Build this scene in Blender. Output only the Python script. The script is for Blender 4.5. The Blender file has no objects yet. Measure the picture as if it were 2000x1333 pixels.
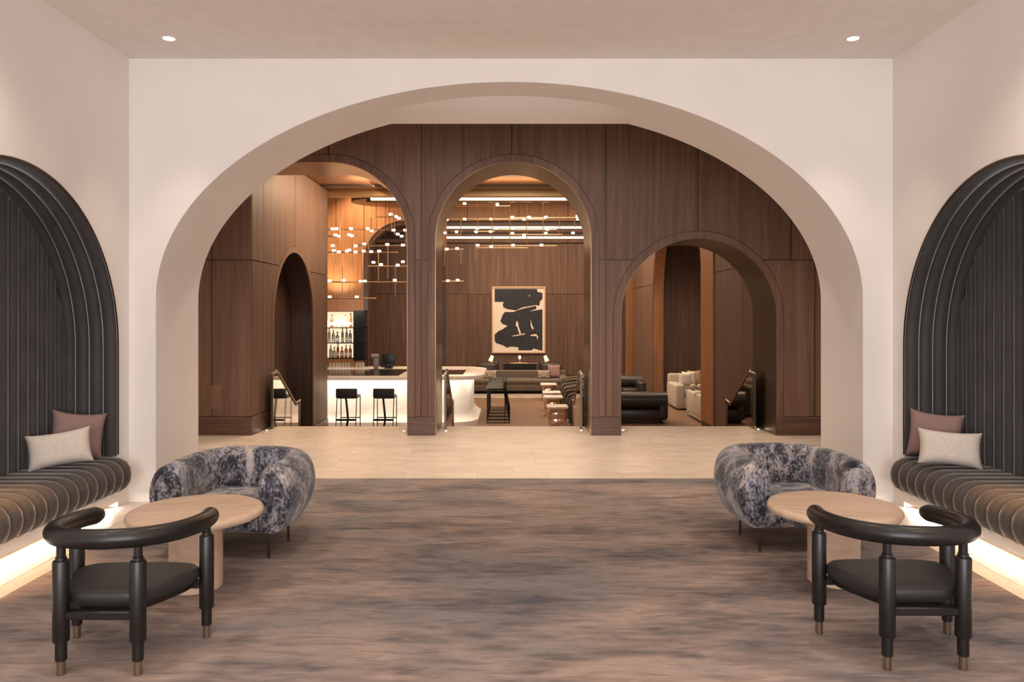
import bpy, bmesh, math, random
from mathutils import Vector
R = math.radians
random.seed(7)
scene = bpy.context.scene
COL = scene.collection

# ------------------------------------------------------------------ camera
cd = bpy.data.cameras.new('camera'); cam = bpy.data.objects.new('camera', cd); COL.objects.link(cam)
cam.location = (0, 0, 1.7); cam.rotation_euler = (R(90), 0, 0)
cd.sensor_width = 36; cd.lens = 27.0; cd.shift_x = 0.001; cd.shift_y = -0.02725; cd.clip_end = 200
scene.camera = cam
def P(px, py, d):                      # photograph pixel at a chosen distance -> place
    return ((px-998)*d/1500, d, 1.7-(py-612)*d/1500)

# ------------------------------------------------------------------ world, view, large lights
w = bpy.data.worlds.new('world'); scene.world = w; w.use_nodes = True
w.node_tree.nodes['Background'].inputs[0].default_value = (0.75, 0.82, 1.0, 1)
w.node_tree.nodes['Background'].inputs[1].default_value = 0.4
scene.view_settings.view_transform = 'Standard'; scene.view_settings.look = 'None'
scene.view_settings.gamma = 1; scene.view_settings.exposure = 0.0; scene.view_settings.use_curve_mapping = False

WARM = (1.0, 0.84, 0.70); WARMER = (1.0, 0.66, 0.36); NEUT = (1.0, 0.9, 0.82); AMBER = (1.0, 0.5, 0.2)
def area(name, loc, rot, sx, sy, power, col):
    l = bpy.data.lights.new(name, 'AREA'); l.shape = 'RECTANGLE'; l.size = sx; l.size_y = sy
    l.energy = power; l.color = col
    o = bpy.data.objects.new(name, l); COL.objects.link(o); o.location = loc; o.rotation_euler = rot; return o
def spot(name, loc, target, power, col, ang=70, blend=0.8, rad=0.05):
    l = bpy.data.lights.new(name, 'SPOT'); l.energy = power; l.color = col
    l.spot_size = R(ang); l.spot_blend = blend; l.shadow_soft_size = rad
    o = bpy.data.objects.new(name, l); COL.objects.link(o); o.location = loc
    o.rotation_euler = (Vector(target)-Vector(loc)).to_track_quat('-Z', 'Y').to_euler(); return o
# daylight through the glazed entrance behind the camera
area('daylight_entrance', (0, -3.75, 1.9), (R(90), 0, 0), 5.6, 3.0, 440, (0.985, 0.965, 0.985))
# recessed downlights of the front room (two of them in view)
for sx in (-1, 1):
    spot('downlight_lamp', (sx*2.86, 6.42, 3.95), (sx*2.86, 6.40, 0), 70, WARM, 62, .9, .06)
    for yy in (4.5, 2.4):
        spot('downlight_lamp', (sx*2.86, yy, 3.95), (sx*3.25, yy+.3, 0), 85, WARM, 110, 1.0, .12)
    for yy in (5.0, 2.9, 0.8):
        spot('downlight_lamp', (sx*1.1, yy, 3.95), (sx*1.1, yy, 0), 60, WARM, 120, 1.0, .12)
# corridor downlights
for x in (-4.0, -2.4, -0.8, 0.8, 2.4, 4.0):
    spot('corridor_downlight', (x, 9.0, 4.55), (x, 8.95, 0), 235, (1.0, .82, .66), 85, .9, .1)
    spot('corridor_downlight', (x, 8.5, 4.55), (x, 10.8, 1.9), {4.0: 8, 2.4: 32, .8: 85}[abs(x)], (1.0, 0.88, 0.80), 75, 1.0, .1)
# hall: cove light, downlights and an added upward fill
area('hall_cove', (0.3, 20.5, 5.45), (0, 0, 0), 6.0, 6.0, 780, (1.0, .74, .50))
area('hall_vestibule', (0.0, 13.3, 4.05), (0, 0, 0), 5.0, 1.2, 40, (1.0, .74, .50))
area('vestibule_upfill', (-.6, 13.9, 3.93), (R(180), 0, 0), 4.6, .3, 26, (1.0, .74, .48))  # added unseen fill, brightens the beam and ceiling from below; no cove here
area('vestibule_downlight', (-2.5, 13.0, 4.06), (0, R(30), 0), .25, 3.6, 120, (1.0, .72, .46))

# ------------------------------------------------------------------ materials
MATS = {}
def base(name):
    m = bpy.data.materials.new(name); m.use_nodes = True
    return m, m.node_tree, m.node_tree.nodes['Principled BSDF']
def lin(c): return tuple(((v/255)/12.92 if v/255 <= .04045 else ((v/255+.055)/1.055)**2.4) for v in c)
def mat(name, rgb, rough=.5, metal=0, bump=0, bscale=60, sheen=0, var=0, vscale=6, coat=0, ior=None):
    m, nt, b = base(name); c = lin(rgb)
    b.inputs['Roughness'].default_value = rough; b.inputs['Metallic'].default_value = metal
    b.inputs['Base Color'].default_value = (*c, 1)
    if sheen: b.inputs['Sheen Weight'].default_value = sheen; b.inputs['Sheen Roughness'].default_value = .35
    if coat: b.inputs['Coat Weight'].default_value = coat
    tc = nt.nodes.new('ShaderNodeTexCoord')
    n = nt.nodes.new('ShaderNodeTexNoise'); n.inputs['Scale'].default_value = vscale; n.inputs['Detail'].default_value = 4
    nt.links.new(tc.outputs['Object'], n.inputs['Vector'])
    r = nt.nodes.new('ShaderNodeValToRGB'); v = var or .03
    r.color_ramp.elements[0].position = .3; r.color_ramp.elements[1].position = .7
    r.color_ramp.elements[0].color = (*[x*(1-v) for x in c], 1); r.color_ramp.elements[1].color = (*[min(1, x*(1+v)) for x in c], 1)
    nt.links.new(n.outputs[0], r.inputs[0]); nt.links.new(r.outputs[0], b.inputs['Base Color'])
    if bump:
        n2 = nt.nodes.new('ShaderNodeTexNoise'); n2.inputs['Scale'].default_value = bscale; n2.inputs['Detail'].default_value = 3
        nt.links.new(tc.outputs['Object'], n2.inputs['Vector'])
        bp = nt.nodes.new('ShaderNodeBump'); bp.inputs['Strength'].default_value = bump; bp.inputs['Distance'].default_value = .01
        nt.links.new(n2.outputs[0], bp.inputs['Height']); nt.links.new(bp.outputs[0], b.inputs['Normal'])
    MATS[name] = m; return m
def emis(name, rgb, s):
    m, nt, b = base(name); c = lin(rgb)
    b.inputs['Base Color'].default_value = (*c, 1)
    b.inputs['Emission Color'].default_value = (*c, 1); b.inputs['Emission Strength'].default_value = s
    MATS[name] = m; return m
def grain(name, stops, sc, rough=.4, objvar=.18, bump=.05, spec=.5, detail=6, rand_off=True, big=None, tint=None):
    """streaky noise: sc = frequency along x,y,z; stops = [(pos, rgb)]"""
    m, nt, b = base(name); N = nt.nodes.new; L = nt.links.new
    tc = N('ShaderNodeTexCoord'); oi = N('ShaderNodeObjectInfo')
    add = N('ShaderNodeVectorMath'); add.operation = 'MULTIPLY_ADD'
    comb = N('ShaderNodeCombineXYZ')
    for i in range(3): L(oi.outputs['Random'], comb.inputs[i])
    add.inputs[1].default_value = (37, 53, 71) if rand_off else (0, 0, 0)
    L(comb.outputs[0], add.inputs[0]); L(tc.outputs['Object'], add.inputs[2])
    mp = N('ShaderNodeMapping'); mp.inputs['Scale'].default_value = sc; L(add.outputs[0], mp.inputs['Vector'])
    n = N('ShaderNodeTexNoise'); n.inputs['Scale'].default_value = 1; n.inputs['Detail'].default_value = detail
    n.inputs['Roughness'].default_value = .62; n.inputs['Distortion'].default_value = .6; L(mp.outputs[0], n.inputs['Vector'])
    fac = n.outputs[0]
    if big:
        mp2 = N('ShaderNodeMapping'); mp2.inputs['Scale'].default_value = big; L(add.outputs[0], mp2.inputs['Vector'])
        n3 = N('ShaderNodeTexNoise'); n3.inputs['Scale'].default_value = 1; n3.inputs['Detail'].default_value = 3; n3.inputs['Distortion'].default_value = 1.0
        L(mp2.outputs[0], n3.inputs['Vector'])
        mx = N('ShaderNodeMix'); mx.inputs[0].default_value = .5; L(n.outputs[0], mx.inputs[2]); L(n3.outputs[0], mx.inputs[3]); fac = mx.outputs[0]
    r = N('ShaderNodeValToRGB'); els = r.color_ramp.elements
    while len(els) < len(stops): els.new(.5)
    for e, (p, c) in zip(els, stops): e.position = p; e.color = (*lin(c), 1)
    L(fac, r.inputs[0])
    mr = N('ShaderNodeMapRange'); mr.inputs[3].default_value = 1-objvar; mr.inputs[4].default_value = 1+objvar; L(oi.outputs['Random'], mr.inputs[0])
    vm = N('ShaderNodeVectorMath'); vm.operation = 'SCALE'; L(r.outputs[0], vm.inputs[0]); L(mr.outputs[0], vm.inputs['Scale'])
    if tint:
        n4 = N('ShaderNodeTexNoise'); n4.inputs['Scale'].default_value = 1; n4.inputs['Detail'].default_value = 5; n4.inputs['Distortion'].default_value = 1.5
        mp3 = N('ShaderNodeMapping'); mp3.inputs['Scale'].default_value = tint[0]; L(add.outputs[0], mp3.inputs['Vector']); L(mp3.outputs[0], n4.inputs['Vector'])
        r2 = N('ShaderNodeValToRGB'); e2 = r2.color_ramp.elements
        e2[0].position = .38; e2[0].color = (*tint[1], 1); e2[1].position = .62; e2[1].color = (*tint[2], 1); L(n4.outputs[0], r2.inputs[0])
        v2 = N('ShaderNodeVectorMath'); v2.operation = 'MULTIPLY'; L(vm.outputs[0], v2.inputs[0]); L(r2.outputs[0], v2.inputs[1]); vm = v2
    L(vm.outputs[0], b.inputs['Base Color']); b.inputs['Roughness'].default_value = rough
    b.inputs['Specular IOR Level'].default_value = spec
    if bump:
        bp = N('ShaderNodeBump'); bp.inputs['Strength'].default_value = bump; bp.inputs['Distance'].default_value = .01
        L(fac, bp.inputs['Height']); L(bp.outputs[0], b.inputs['Normal'])
    MATS[name] = m; return m

mat('plaster', (236, 229, 223), .75, bump=.04, bscale=25, var=.02, vscale=1.5)
mat('ceiling_paint', (238, 230, 222), .85, bump=.03)
mat('skirting', (234, 226, 218), .5)
grain('walnut', [(.25, (86, 65, 54)), (.5, (107, 82, 69)), (.75, (126, 99, 84))], (15, 15, .55), .52, .12, .03, .3)
grain('walnut_dark', [(.25, (48, 32, 26)), (.5, (66, 45, 36)), (.75, (84, 58, 46))], (26, 26, .9), .42, .12, .03)
grain('walnut_warm', [(.25, (126, 84, 52)), (.5, (156, 108, 70)), (.75, (178, 128, 88))], (26, 26, .9), .45, .1, .03)
grain('walnut_base', [(.25, (66, 46, 38)), (.5, (90, 64, 52)), (.75, (112, 84, 68))], (1.2, 1.2, 30), .4, .1, .03)
grain('floor_wood', [(.25, (96, 74, 60)), (.5, (124, 98, 80)), (.75, (146, 118, 98))], (1.5, 22, 5), .4, .05, .02, .3)
grain('light_oak', [(.25, (178, 150, 128)), (.5, (200, 172, 148)), (.75, (214, 188, 166))], (2.0, 24, 24), .45, .04, .02)
grain('stone_tile', [(.25, (196, 178, 160)), (.5, (212, 196, 180)), (.75, (224, 210, 196))], (2.2, 6, 3), .3, .05, .01)
grain('stone_border', [(.25, (200, 176, 150)), (.5, (212, 190, 164)), (.75, (220, 200, 176))], (6, 2, 3), .45, .03, .01)
grain('carpet', [(.26, (84, 82, 86)), (.38, (112, 106, 106)), (.48, (142, 130, 124)), (.58, (164, 150, 142)), (.68, (134, 124, 121)), (.8, (152, 139, 132))],
      (4.5, 20, 1), .95, 0, .35, .1, 10, False, (1.0, 3.2, 1), ((.5, 1.15, 1), (.70, .74, .80), (1.08, 1.0, .95)))
grain('blotch_velvet', [(.40, (22, 22, 26)), (.455, (54, 53, 58)), (.495, (100, 98, 104)), (.53, (142, 134, 130)), (.60, (182, 172, 165))],
      (60, 60, 40), .75, 0, .15, .3, 12, True, (6, 6, 3.6), ((3.5, 3.5, 3.5), (.76, .84, 1.0), (1.04, .98, .95)))
MATS['blotch_velvet'].node_tree.nodes['Principled BSDF'].inputs['Sheen Weight'].default_value = .25
mat('velvet_charcoal', (58, 55, 55), .7, sheen=.9, var=.16, vscale=5, bump=.05)
mat('velvet_olive', (70, 63, 56), .7, sheen=.6, var=.15, vscale=5, bump=.05)
mat('linen_cream', (214, 202, 190), .9, bump=.4, bscale=180, var=.08, vscale=60)
mat('linen_mauve', (146, 117, 111), .9, bump=.3, bscale=180, var=.06, vscale=40)
mat('ebony', (17, 14, 13), .38, var=.1, coat=.05)
mat('leather_black', (37, 34, 34), .48, bump=.05, bscale=120)
mat('leather_dark', (50, 44, 42), .35, bump=.06, bscale=90, var=.15)
mat('brass_aged', (166, 150, 130), .3, 1)
mat('bronze', (150, 126, 100), .28, 1, var=.04)
mat('bronze_dark', (104, 92, 78), .32, 1)
mat('steel_dark', (48, 42, 38), .35, .9)
mat('brass', (236, 208, 166), .34, 1)
mat('brass_satin', (206, 172, 126), .45, 1)
mat('rose_mirror', (226, 196, 174), .08, 1)
mat('smoked_mirror', (178, 160, 146), .04, 1)
mat('black_pad', (22, 20, 20), .55)
mat('black_metal', (26, 24, 23), .4, .6)
grain('marble', [(.3, (206, 188, 172)), (.5, (232, 222, 212)), (.7, (244, 238, 230))], (1.6, 1.6, 2.6), .3, 0, .0, .5, 6)
grain('marble_front', [(.3, (222, 212, 200)), (.5, (240, 234, 226)), (.7, (248, 244, 238))], (1.2, 1.2, 1.8), .4, 0, .0, .4, 6)
mat('bar_inset', (36, 30, 27), .15)
mat('sofa_taupe', (96, 84, 74), .85, sheen=.3, var=.08)
mat('sofa_cream', (186, 174, 160), .9, bump=.2, bscale=120)
mat('chair_olive', (66, 60, 52), .8, sheen=.3)
mat('chair_piping', (116, 100, 82), .7)
mat('canvas', (232, 218, 204), .9, bump=.1, bscale=200)
mat('paint_black', (38, 40, 48), .6, var=.35, vscale=9)
mat('frame_wood', (206, 172, 140), .5)
mat('glass_pale', (206, 196, 180), .1, coat=.5)
mat('glass_amber', (178, 104, 58), .12, coat=.5)
mat('glass_blue', (150, 164, 168), .1, coat=.5)
mat('label_paper', (238, 230, 214), .7)
mat('plastic_grey', (150, 148, 150), .4)
mat('plastic_black', (30, 30, 34), .35)
mat('rug_grey', (146, 134, 122), .95, var=.25, vscale=3)
mat('white_frame', (220, 214, 206), .5)
emis('lamp_warm', (255, 226, 186), 22)
emis('lamp_cube', (255, 228, 192), 7)
emis('led_strip', (255, 230, 196), 3.0)
emis('led_shelf', (255, 226, 190), 1.0)
emis('downlight_face', (255, 244, 226), 14)
m, nt, b = base('window_glass'); b.inputs['Transmission Weight'].default_value = 1; b.inputs['Roughness'].default_value = 0; b.inputs['Base Color'].default_value = (.95, .97, 1, 1)
MATS['window_glass'] = m
# black and white chevron weave for the two patterned cushions
m, nt, b = base('weave_check'); tc = nt.nodes.new('ShaderNodeTexCoord'); mp = nt.nodes.new('ShaderNodeMapping')
mp.inputs['Rotation'].default_value = (0, R(45), 0); ck = nt.nodes.new('ShaderNodeTexChecker'); ck.inputs['Scale'].default_value = 26
ck.inputs[1].default_value = (*lin((206, 190, 170)), 1); ck.inputs[2].default_value = (*lin((46, 38, 34)), 1)
nt.links.new(tc.outputs['Object'], mp.inputs['Vector']); nt.links.new(mp.outputs[0], ck.inputs['Vector']); nt.links.new(ck.outputs[0], b.inputs['Base Color'])
MATS['weave_check'] = m

# ------------------------------------------------------------------ mesh helpers
class G:
    def __init__(s): s.v = []; s.f = []
    def add(s, vs, fs):
        o = len(s.v); s.v += [tuple(v) for v in vs]; s.f += [tuple(i+o for i in f) for f in fs]; return s
    def box(s, x0, x1, y0, y1, z0, z1):
        return s.add([(x0,y0,z0),(x1,y0,z0),(x1,y1,z0),(x0,y1,z0),(x0,y0,z1),(x1,y0,z1),(x1,y1,z1),(x0,y1,z1)],
                     [(3,2,1,0),(4,5,6,7),(0,1,5,4),(1,2,6,5),(2,3,7,6),(3,0,4,7)])
    def prism(s, poly, plane, a, b):
        f = {'xz': lambda p, t: (p[0], t, p[1]), 'yz': lambda p, t: (t, p[0], p[1]), 'xy': lambda p, t: (p[0], p[1], t)}[plane]
        n = len(poly)
        return s.add([f(p, a) for p in poly]+[f(p, b) for p in poly],
                     [tuple(range(n))[::-1], tuple(range(n, 2*n))]+[(i, (i+1) % n, n+(i+1) % n, n+i) for i in range(n)])
    def lathe(s, prof, c=(0, 0, 0), seg=32, sy=1):
        vs = []; n = len(prof)
        for i in range(seg):
            a = 2*math.pi*i/seg
            vs += [(c[0]+r*math.cos(a), c[1]+r*math.sin(a)*sy, c[2]+z) for r, z in prof]
        fs = [(i*n+j, ((i+1) % seg)*n+j, ((i+1) % seg)*n+j+1, i*n+j+1) for i in range(seg) for j in range(n-1)]
        fs.append(tuple(i*n for i in range(seg))[::-1]); fs.append(tuple(i*n+n-1 for i in range(seg)))
        return s.add(vs, fs)
    def rings(s, rs, closed=False):
        n = len(rs[0]); k = len(rs); vs = [p for r in rs for p in r]
        fs = [(i*n+j, i*n+(j+1) % n, ((i+1) % k)*n+(j+1) % n, ((i+1) % k)*n+j) for i in range(k if closed else k-1) for j in range(n)]
        if not closed: fs += [tuple(range(n))[::-1], tuple(range((k-1)*n, k*n))]
        return s.add(vs, fs)
    def tube(s, path, rad, seg=12):
        path = [Vector(p) for p in path]; k = len(path); rs = []
        up = Vector((0, 0, 1)); rad = rad if isinstance(rad, (list, tuple)) else [rad]*k
        for i, p in enumerate(path):
            t = (path[min(i+1, k-1)]-path[max(i-1, 0)]).normalized()
            u = up if abs(t.z) < .95 else Vector((0, 1, 0))
            a = t.cross(u).normalized(); b_ = a.cross(t).normalized()
            rs.append([tuple(p+(a*math.cos(2*math.pi*j/seg)+b_*math.sin(2*math.pi*j/seg))*rad[i]) for j in range(seg)])
        return s.rings(rs)
    def cushion(s, w, d, h, c=(0, 0, 0), e=.35, eh=.55, n=28, m=10):
        rs = []
        for i in range(m+1):
            ph = -math.pi/2+math.pi*i/m; cz = math.copysign(abs(math.sin(ph))**eh, math.sin(ph)); cr = max(abs(math.cos(ph))**eh, .02)
            ring = []
            for j in range(n):
                a = 2*math.pi*j/n; x = math.copysign(abs(math.cos(a))**e, math.cos(a)); y = math.copysign(abs(math.sin(a))**e, math.sin(a))
                ring.append((c[0]+x*w/2*cr, c[1]+y*d/2*cr, c[2]+cz*h/2))
            rs.append(ring)
        return s.rings(rs)
    def rbox(s, x0, x1, y0, y1, z0, z1, r=.03, seg=3):
        bm = bmesh.new(); bmesh.ops.create_cube(bm, size=1)
        for v in bm.verts: v.co = Vector(((x0+x1)/2+v.co.x*(x1-x0), (y0+y1)/2+v.co.y*(y1-y0), (z0+z1)/2+v.co.z*(z1-z0)))
        r = min(r, .49*min(x1-x0, y1-y0, z1-z0))
        bmesh.ops.bevel(bm, geom=bm.edges[:], offset=r, segments=seg, profile=.5, affect='EDGES')
        bm.verts.index_update(); s.add([v.co[:] for v in bm.verts], [tuple(v.index for v in f.verts) for f in bm.faces]); bm.free(); return s
    def mesh(s, name, m, angle=40):
        me = bpy.data.meshes.new(name); me.from_pydata(s.v, [], s.f)
        bm = bmesh.new(); bm.from_mesh(me); bmesh.ops.recalc_face_normals(bm, faces=bm.faces[:]); bm.to_mesh(me); bm.free()
        me.polygons.foreach_set('use_smooth', [True]*len(me.polygons)); me.set_sharp_from_angle(angle=R(angle))
        me.materials.append(MATS[m]); return me
    def obj(s, name, m, parent=None, angle=40):
        return link(name, s.mesh(name, m, angle), parent)
def link(name, me, parent=None, loc=(0, 0, 0), rz=0):
    o = bpy.data.objects.new(name, me); COL.objects.link(o); o.location = loc; o.rotation_euler = (0, 0, rz)
    if parent: o.parent = parent
    return o
def tag(o, label, cat, group=None):
    o['label'] = label; o['category'] = cat
    if group: o['group'] = group
    return o
def thing(name, label, cat, loc=(0, 0, 0), rz=0, group=None):
    return tag(link(name, None, None, loc, rz), label, cat, group)
def struct(o): o['kind'] = 'structure'; return o
def dup(o, loc=None, rz=None, label=None, parent=None):
    c = o.copy(); COL.objects.link(c)
    if loc is not None: c.location = loc
    if rz is not None: c.rotation_euler = (0, 0, rz)
    if label: c['label'] = label
    if parent: c.parent = parent
    for ch in list(o.children): dup(ch, parent=c)
    return c
def crom(pts, k=8):
    pts = [Vector(p) for p in pts]; out = []; n = len(pts)
    for i in range(n-1):
        p0, p1, p2, p3 = pts[max(i-1, 0)], pts[i], pts[i+1], pts[min(i+2, n-1)]
        for j in range(k):
            t = j/k; out.append(.5*((2*p1)+(p2-p0)*t+(2*p0-5*p1+4*p2-p3)*t*t+(3*p1-p0-3*p2+p3)*t**3))
    return out+[pts[-1]]
def arc(c, z, r, a0, a1, n=40, rz=None):
    rz = rz or r
    return [(c+r*math.cos(a0+(a1-a0)*i/n), z+rz*math.sin(a0+(a1-a0)*i/n)) for i in range(n+1)]
PI = math.pi

# ------------------------------------------------------------------ structure: front room
ZC = 3.998; DW = 6.93; DB = 7.87; XW = 3.445; LOW = -0.66
struct(G().box(-6.5, 6.5, -4.0, 11.54, -.70, -.004).obj('floor', 'stone_tile'))
floor = bpy.data.objects['floor']
# stone tiles: running bond in the corridor, one row along each bench
tm = G().rbox(-.372, .372, -.184, .184, -.016, 0, .003, 1).mesh('tile', 'stone_tile')
row = 0; y = 11.54-.1855
while y > 7.75:
    x = -5.6+(.25 if row % 2 else 0)+(.12 if row % 3 == 0 else 0)
    while x < 5.8:
        link('tile', tm, floor, (x, y, 0)); x += .75
    y -= .371; row += 1
te = G().rbox(-.14, .14, -.372, .372, -.016, 0, .003, 1).mesh('tile_side', 'stone_tile')
for sx in (-1, 1):
    y = 7.30
    while y > -3.5:
        link('tile', te, floor, (sx*3.315, y, 0)); y -= .75
tj = G().rbox(-.30, .30, -.372, .372, -.016, 0, .003, 1).mesh('tile_jamb', 'stone_tile')
for sx in (-1, 1):
    link('tile', G().rbox(-.45, .45, -.33, .33, -.016, 0, .003, 1).mesh('tile_corner', 'stone_tile'), floor, (sx*2.72, 7.40, -.0005))
    # tan stone border strip beside the carpet
    for k in range(8):
        link('border_strip', G().rbox(-.07, .07, -.66, .66, -.016, .0, .002, 1).mesh('border_strip', 'stone_border'), floor, (sx*3.10, 6.7-1.325*k-.6, 0))
rug = G().rbox(-3.03, 3.03, -3.2, 7.86, -.0038, .0078, .004, 2).obj('area_rug', 'carpet')
tag(rug, 'large grey and taupe carpet with streaky clouded pattern filling the front room', 'rug')

struct(G().box(-3.7, 3.7, -4.1, DW+.05, ZC, ZC+.12).obj('ceiling', 'ceiling_paint'))
# plaster arch wall: opening is a half ellipse on straight jambs, closed above by a flat header at its rear
CX = -.014; A = 3.19; B = 1.963; SPR = 1.825
op = [(CX+A, 0)]+arc(CX, SPR, A, 0, PI, 96, B)+[(CX-A, 0)]
poly = [(6.4, 0), (6.4, 4.7), (-6.4, 4.7), (-6.4, 0)]+op[::-1]
struct(G().prism(poly, 'xz', DW, DB).obj('wall_front', 'plaster', None, 30))
ZH = 3.64; th = math.asin((ZH-SPR)/B)
hd = arc(CX, SPR, A-.001, th, PI-th, 48, B-.001)
n_ = len(hd)                                    # sloping infill under the crown, down to a straight lintel line
vs = [(x, DB-.50, z) for x, z in hd]+[(x, DB-.012, ZH) for x, z in hd]+[(x, DB-.004, ZH) for x, z in hd]+[(x, DB-.004, z) for x, z in hd]
fs = [(a*n_+q, a*n_+q+1, ((a+1) % 4)*n_+q+1, ((a+1) % 4)*n_+q) for a in range(4) for q in range(n_-1)]
G().add(vs, fs).obj('arch_header', 'plaster', bpy.data.objects['wall_front'], 50)
# side walls with arched alcoves
NC = 5.36; NR = 1.37; NS = 1.405; XN = 3.88
for sx, nm in ((-1, 'wall_left'), (1, 'wall_right')):
    op = [(NC-NR, 0)]+arc(NC, NS, NR, PI, 0, 72)+[(NC+NR, 0)]
    poly = [(-4.0, 0)]+op+[(DW, 0), (DW, ZC), (-4.0, ZC)]
    struct(G().prism(poly, 'yz', sx*XW, sx*(XW+.75)).obj(nm, 'plaster', None, 30))
# rear wall with glazed entrance
g = G().box(-4.2, -2.9, -4.1, -3.95, 0, ZC).box(2.9, 4.2, -4.1, -3.95, 0, ZC).box(-2.9, 2.9, -4.1, -3.95, 3.5, ZC)
struct(g.obj('wall_back', 'plaster'))
win = struct(G().box(-2.9, 2.9, -4.04, -4.02, 0, 3.5).obj('window_1', 'window_glass'))
for x in (-2.87, -1.45, 0, 1.45, 2.87): G().box(x-.03, x+.03, -4.07, -3.99, 0, 3.5).obj('mullion', 'bronze_dark', win)
# skirting boards
for sx, nm in ((-1, 'left'), (1, 'right')):
    g = G().prism([(DW-.014, 0), (DW-.014, .145), (DW-.004, .158), (DW, .158), (DW, 0)], 'yz', sx*(3.19)+CX, sx*XW)
    g.prism([(sx*A+CX, 0), (sx*(A-.014)+CX, 0), (sx*(A-.014)+CX, .145), (sx*(A-.004)+CX, .158), (sx*A+CX, .158)], 'xz', DW-.014, DB)
    struct(g.obj('baseboard_'+nm, 'skirting'))
# recessed downlights in view
for sx, wd in ((-1, 'left'), (1, 'right')):
    t = thing('recessed_downlight', f'small round recessed ceiling downlight above the {wd} corner of the plaster arch', 'downlight', (sx*2.86, 6.42, ZC), 0, 'downlights in the front room ceiling')
    G().lathe([(.045, -.002), (.062, -.005), (.064, 0), (.05, .004)], seg=28).obj('trim_ring', 'white_frame', t)
    G().lathe([(.001, -.003), (.046, -.004), (.046, .001)], seg=24).obj('lens', 'downlight_face', t)

# ------------------------------------------------------------------ corridor + walnut arch wall
struct(G().box(-6.5, 6.5, DB, 11.66, 4.6, 4.7).obj('ceiling_corridor', 'ceiling_paint'))
for sx, nm in ((-1, 'wall_corridor_left'), (1, 'wall_corridor_right')):
    struct(G().box(min(sx*6.5, sx*6.4), max(sx*6.5, sx*6.4), DB, 10.69, 0, 4.6).obj(nm, 'plaster'))
D0 = 10.67; DE = 11.66; BS = .256; ZS = 2.44; TW = .1
AL = (-2.5215, 1.0845, 2.721); AC = (.032, 1.085, 2.721); AR = (2.6035, 1.0815, 1.657)
def path(a, r_off=0, z0=0, n=48):
    c, r, s = a; r += r_off
    return [(c-r, z0)]+arc(c, s, r, PI, 0, n)+[(c+r, z0)]
def path_l(r_off=0, z0=0, n=24):
    c, r, s = AL; r += r_off
    return arc(c, s, r, PI/2, 0, n)+[(c+r, z0)]
XL = -3.606
poly = [(-6.45, 0), (XL-.022, 0), (XL-.022, AL[2]+AL[1])]+path_l()+path(AC)+path(AR)+[(6.45, 0), (6.45, 4.6), (-6.45, 4.6)]
wm = struct(G().prism(poly, 'xz', D0+.022, DE).obj('wall_middle', 'walnut_dark', None, 30))
def panel_polys(u0, u1, zlo, ztop, arches, flat=None, gap=.007):
    """outline(s) of a panel between two seams, cut by the arch surrounds"""
    u0 += gap; u1 -= gap; ztop -= gap; zlo += gap
    def bot(u):
        z = zlo
        for c, r, s in arches:
            rr = r+TW+gap
            if abs(u-c) < rr: z = max(z, s+math.sqrt(max(0, rr*rr-(u-c)**2)))
        if flat and flat[0] <= u <= flat[1]: z = max(z, flat[2]+TW+gap)
        return z
    us = [u0+(u1-u0)*i/60 for i in range(61)]
    for c, r, s in arches:
        for q in (c-r-TW-gap, c+r+TW+gap):
            for e in (-1e-5, 1e-5):
                if u0 < q+e < u1: us.append(q+e)
    us.sort(); runs = []; cur = []
    for u in us:
        z = bot(u)
        if z < ztop-.003: cur.append((u, z))
        else:
            if len(cur) > 1: runs.append(cur)
            cur = []
    if len(cur) > 1: runs.append(cur)
    out = []
    for r_ in runs:
        if r_[-1][0]-r_[0][0] < .012: continue
        q = [p for i, p in enumerate(r_) if i in (0, len(r_)-1) or not (abs(r_[i-1][1]-p[1]) < 1e-6 and abs(r_[i+1][1]-p[1]) < 1e-6)]
        out.append(q+[(q[-1][0], ztop), (q[0][0], ztop)])
    return out
def panels(parent, plane, t0, t1, cols, zlo, ztop, arches, m='walnut', flat=None):
    for u0, u1 in cols:
        for p in panel_polys(u0, u1, zlo, ztop, arches, flat): G().prism(p, plane, t0, t1).obj('panel', m, parent)
def pairs(l): return list(zip(l[:-1], l[1:]))
ALL3 = [AC, AR]
lf = (XL-.01, AL[0], AL[2]+AL[1])
ALq = [AL]
# the left opening is a quarter arch carried on flat to the side wall
panels(wm, 'xz', D0, D0+.02, pairs([-6.4, -4.155, XL]), ZS, 4.59, [])
panels(wm, 'xz', D0, D0+.02, [(XL, -2.53)], ZS, 4.59, [], flat=(XL-1, 0, AL[2]+AL[1]))
panels(wm, 'xz', D0, D0+.02, [(-2.53, -1.245)], ZS, 4.59, [AL])
panels(wm, 'xz', D0, D0+.02, pairs([-1.245, .014, 1.32, 2.596, 3.9, 4.22, 6.4]), ZS, 4.59, ALL3)
panels(wm, 'xz', D0, D0+.02, pairs([-6.4, -4.155, XL]), BS, ZS, [])
panels(wm, 'xz', D0, D0+.02, [(-1.337, -1.245), (-1.245, -1.153)], BS, ZS, [])
panels(wm, 'xz', D0, D0+.02, [(1.217, 1.32), (1.32, 2.59), (2.6, 4.22), (4.22, 6.4)], BS, ZS, [AR])
for a in (AC, AR):
    o = path(a, TW, BS); i = path(a, 0, BS)
    G().prism(o+i[::-1], 'xz', D0-.006, D0+.021).obj('arch_trim', 'walnut', wm)
ztop = AL[2]+AL[1]
o = [(XL, ztop+TW)]+path_l(TW, BS); i = [(XL, ztop)]+path_l(0, BS)
G().prism(o+i[::-1], 'xz', D0-.006, D0+.021).obj('arch_trim', 'walnut', wm)
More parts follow.
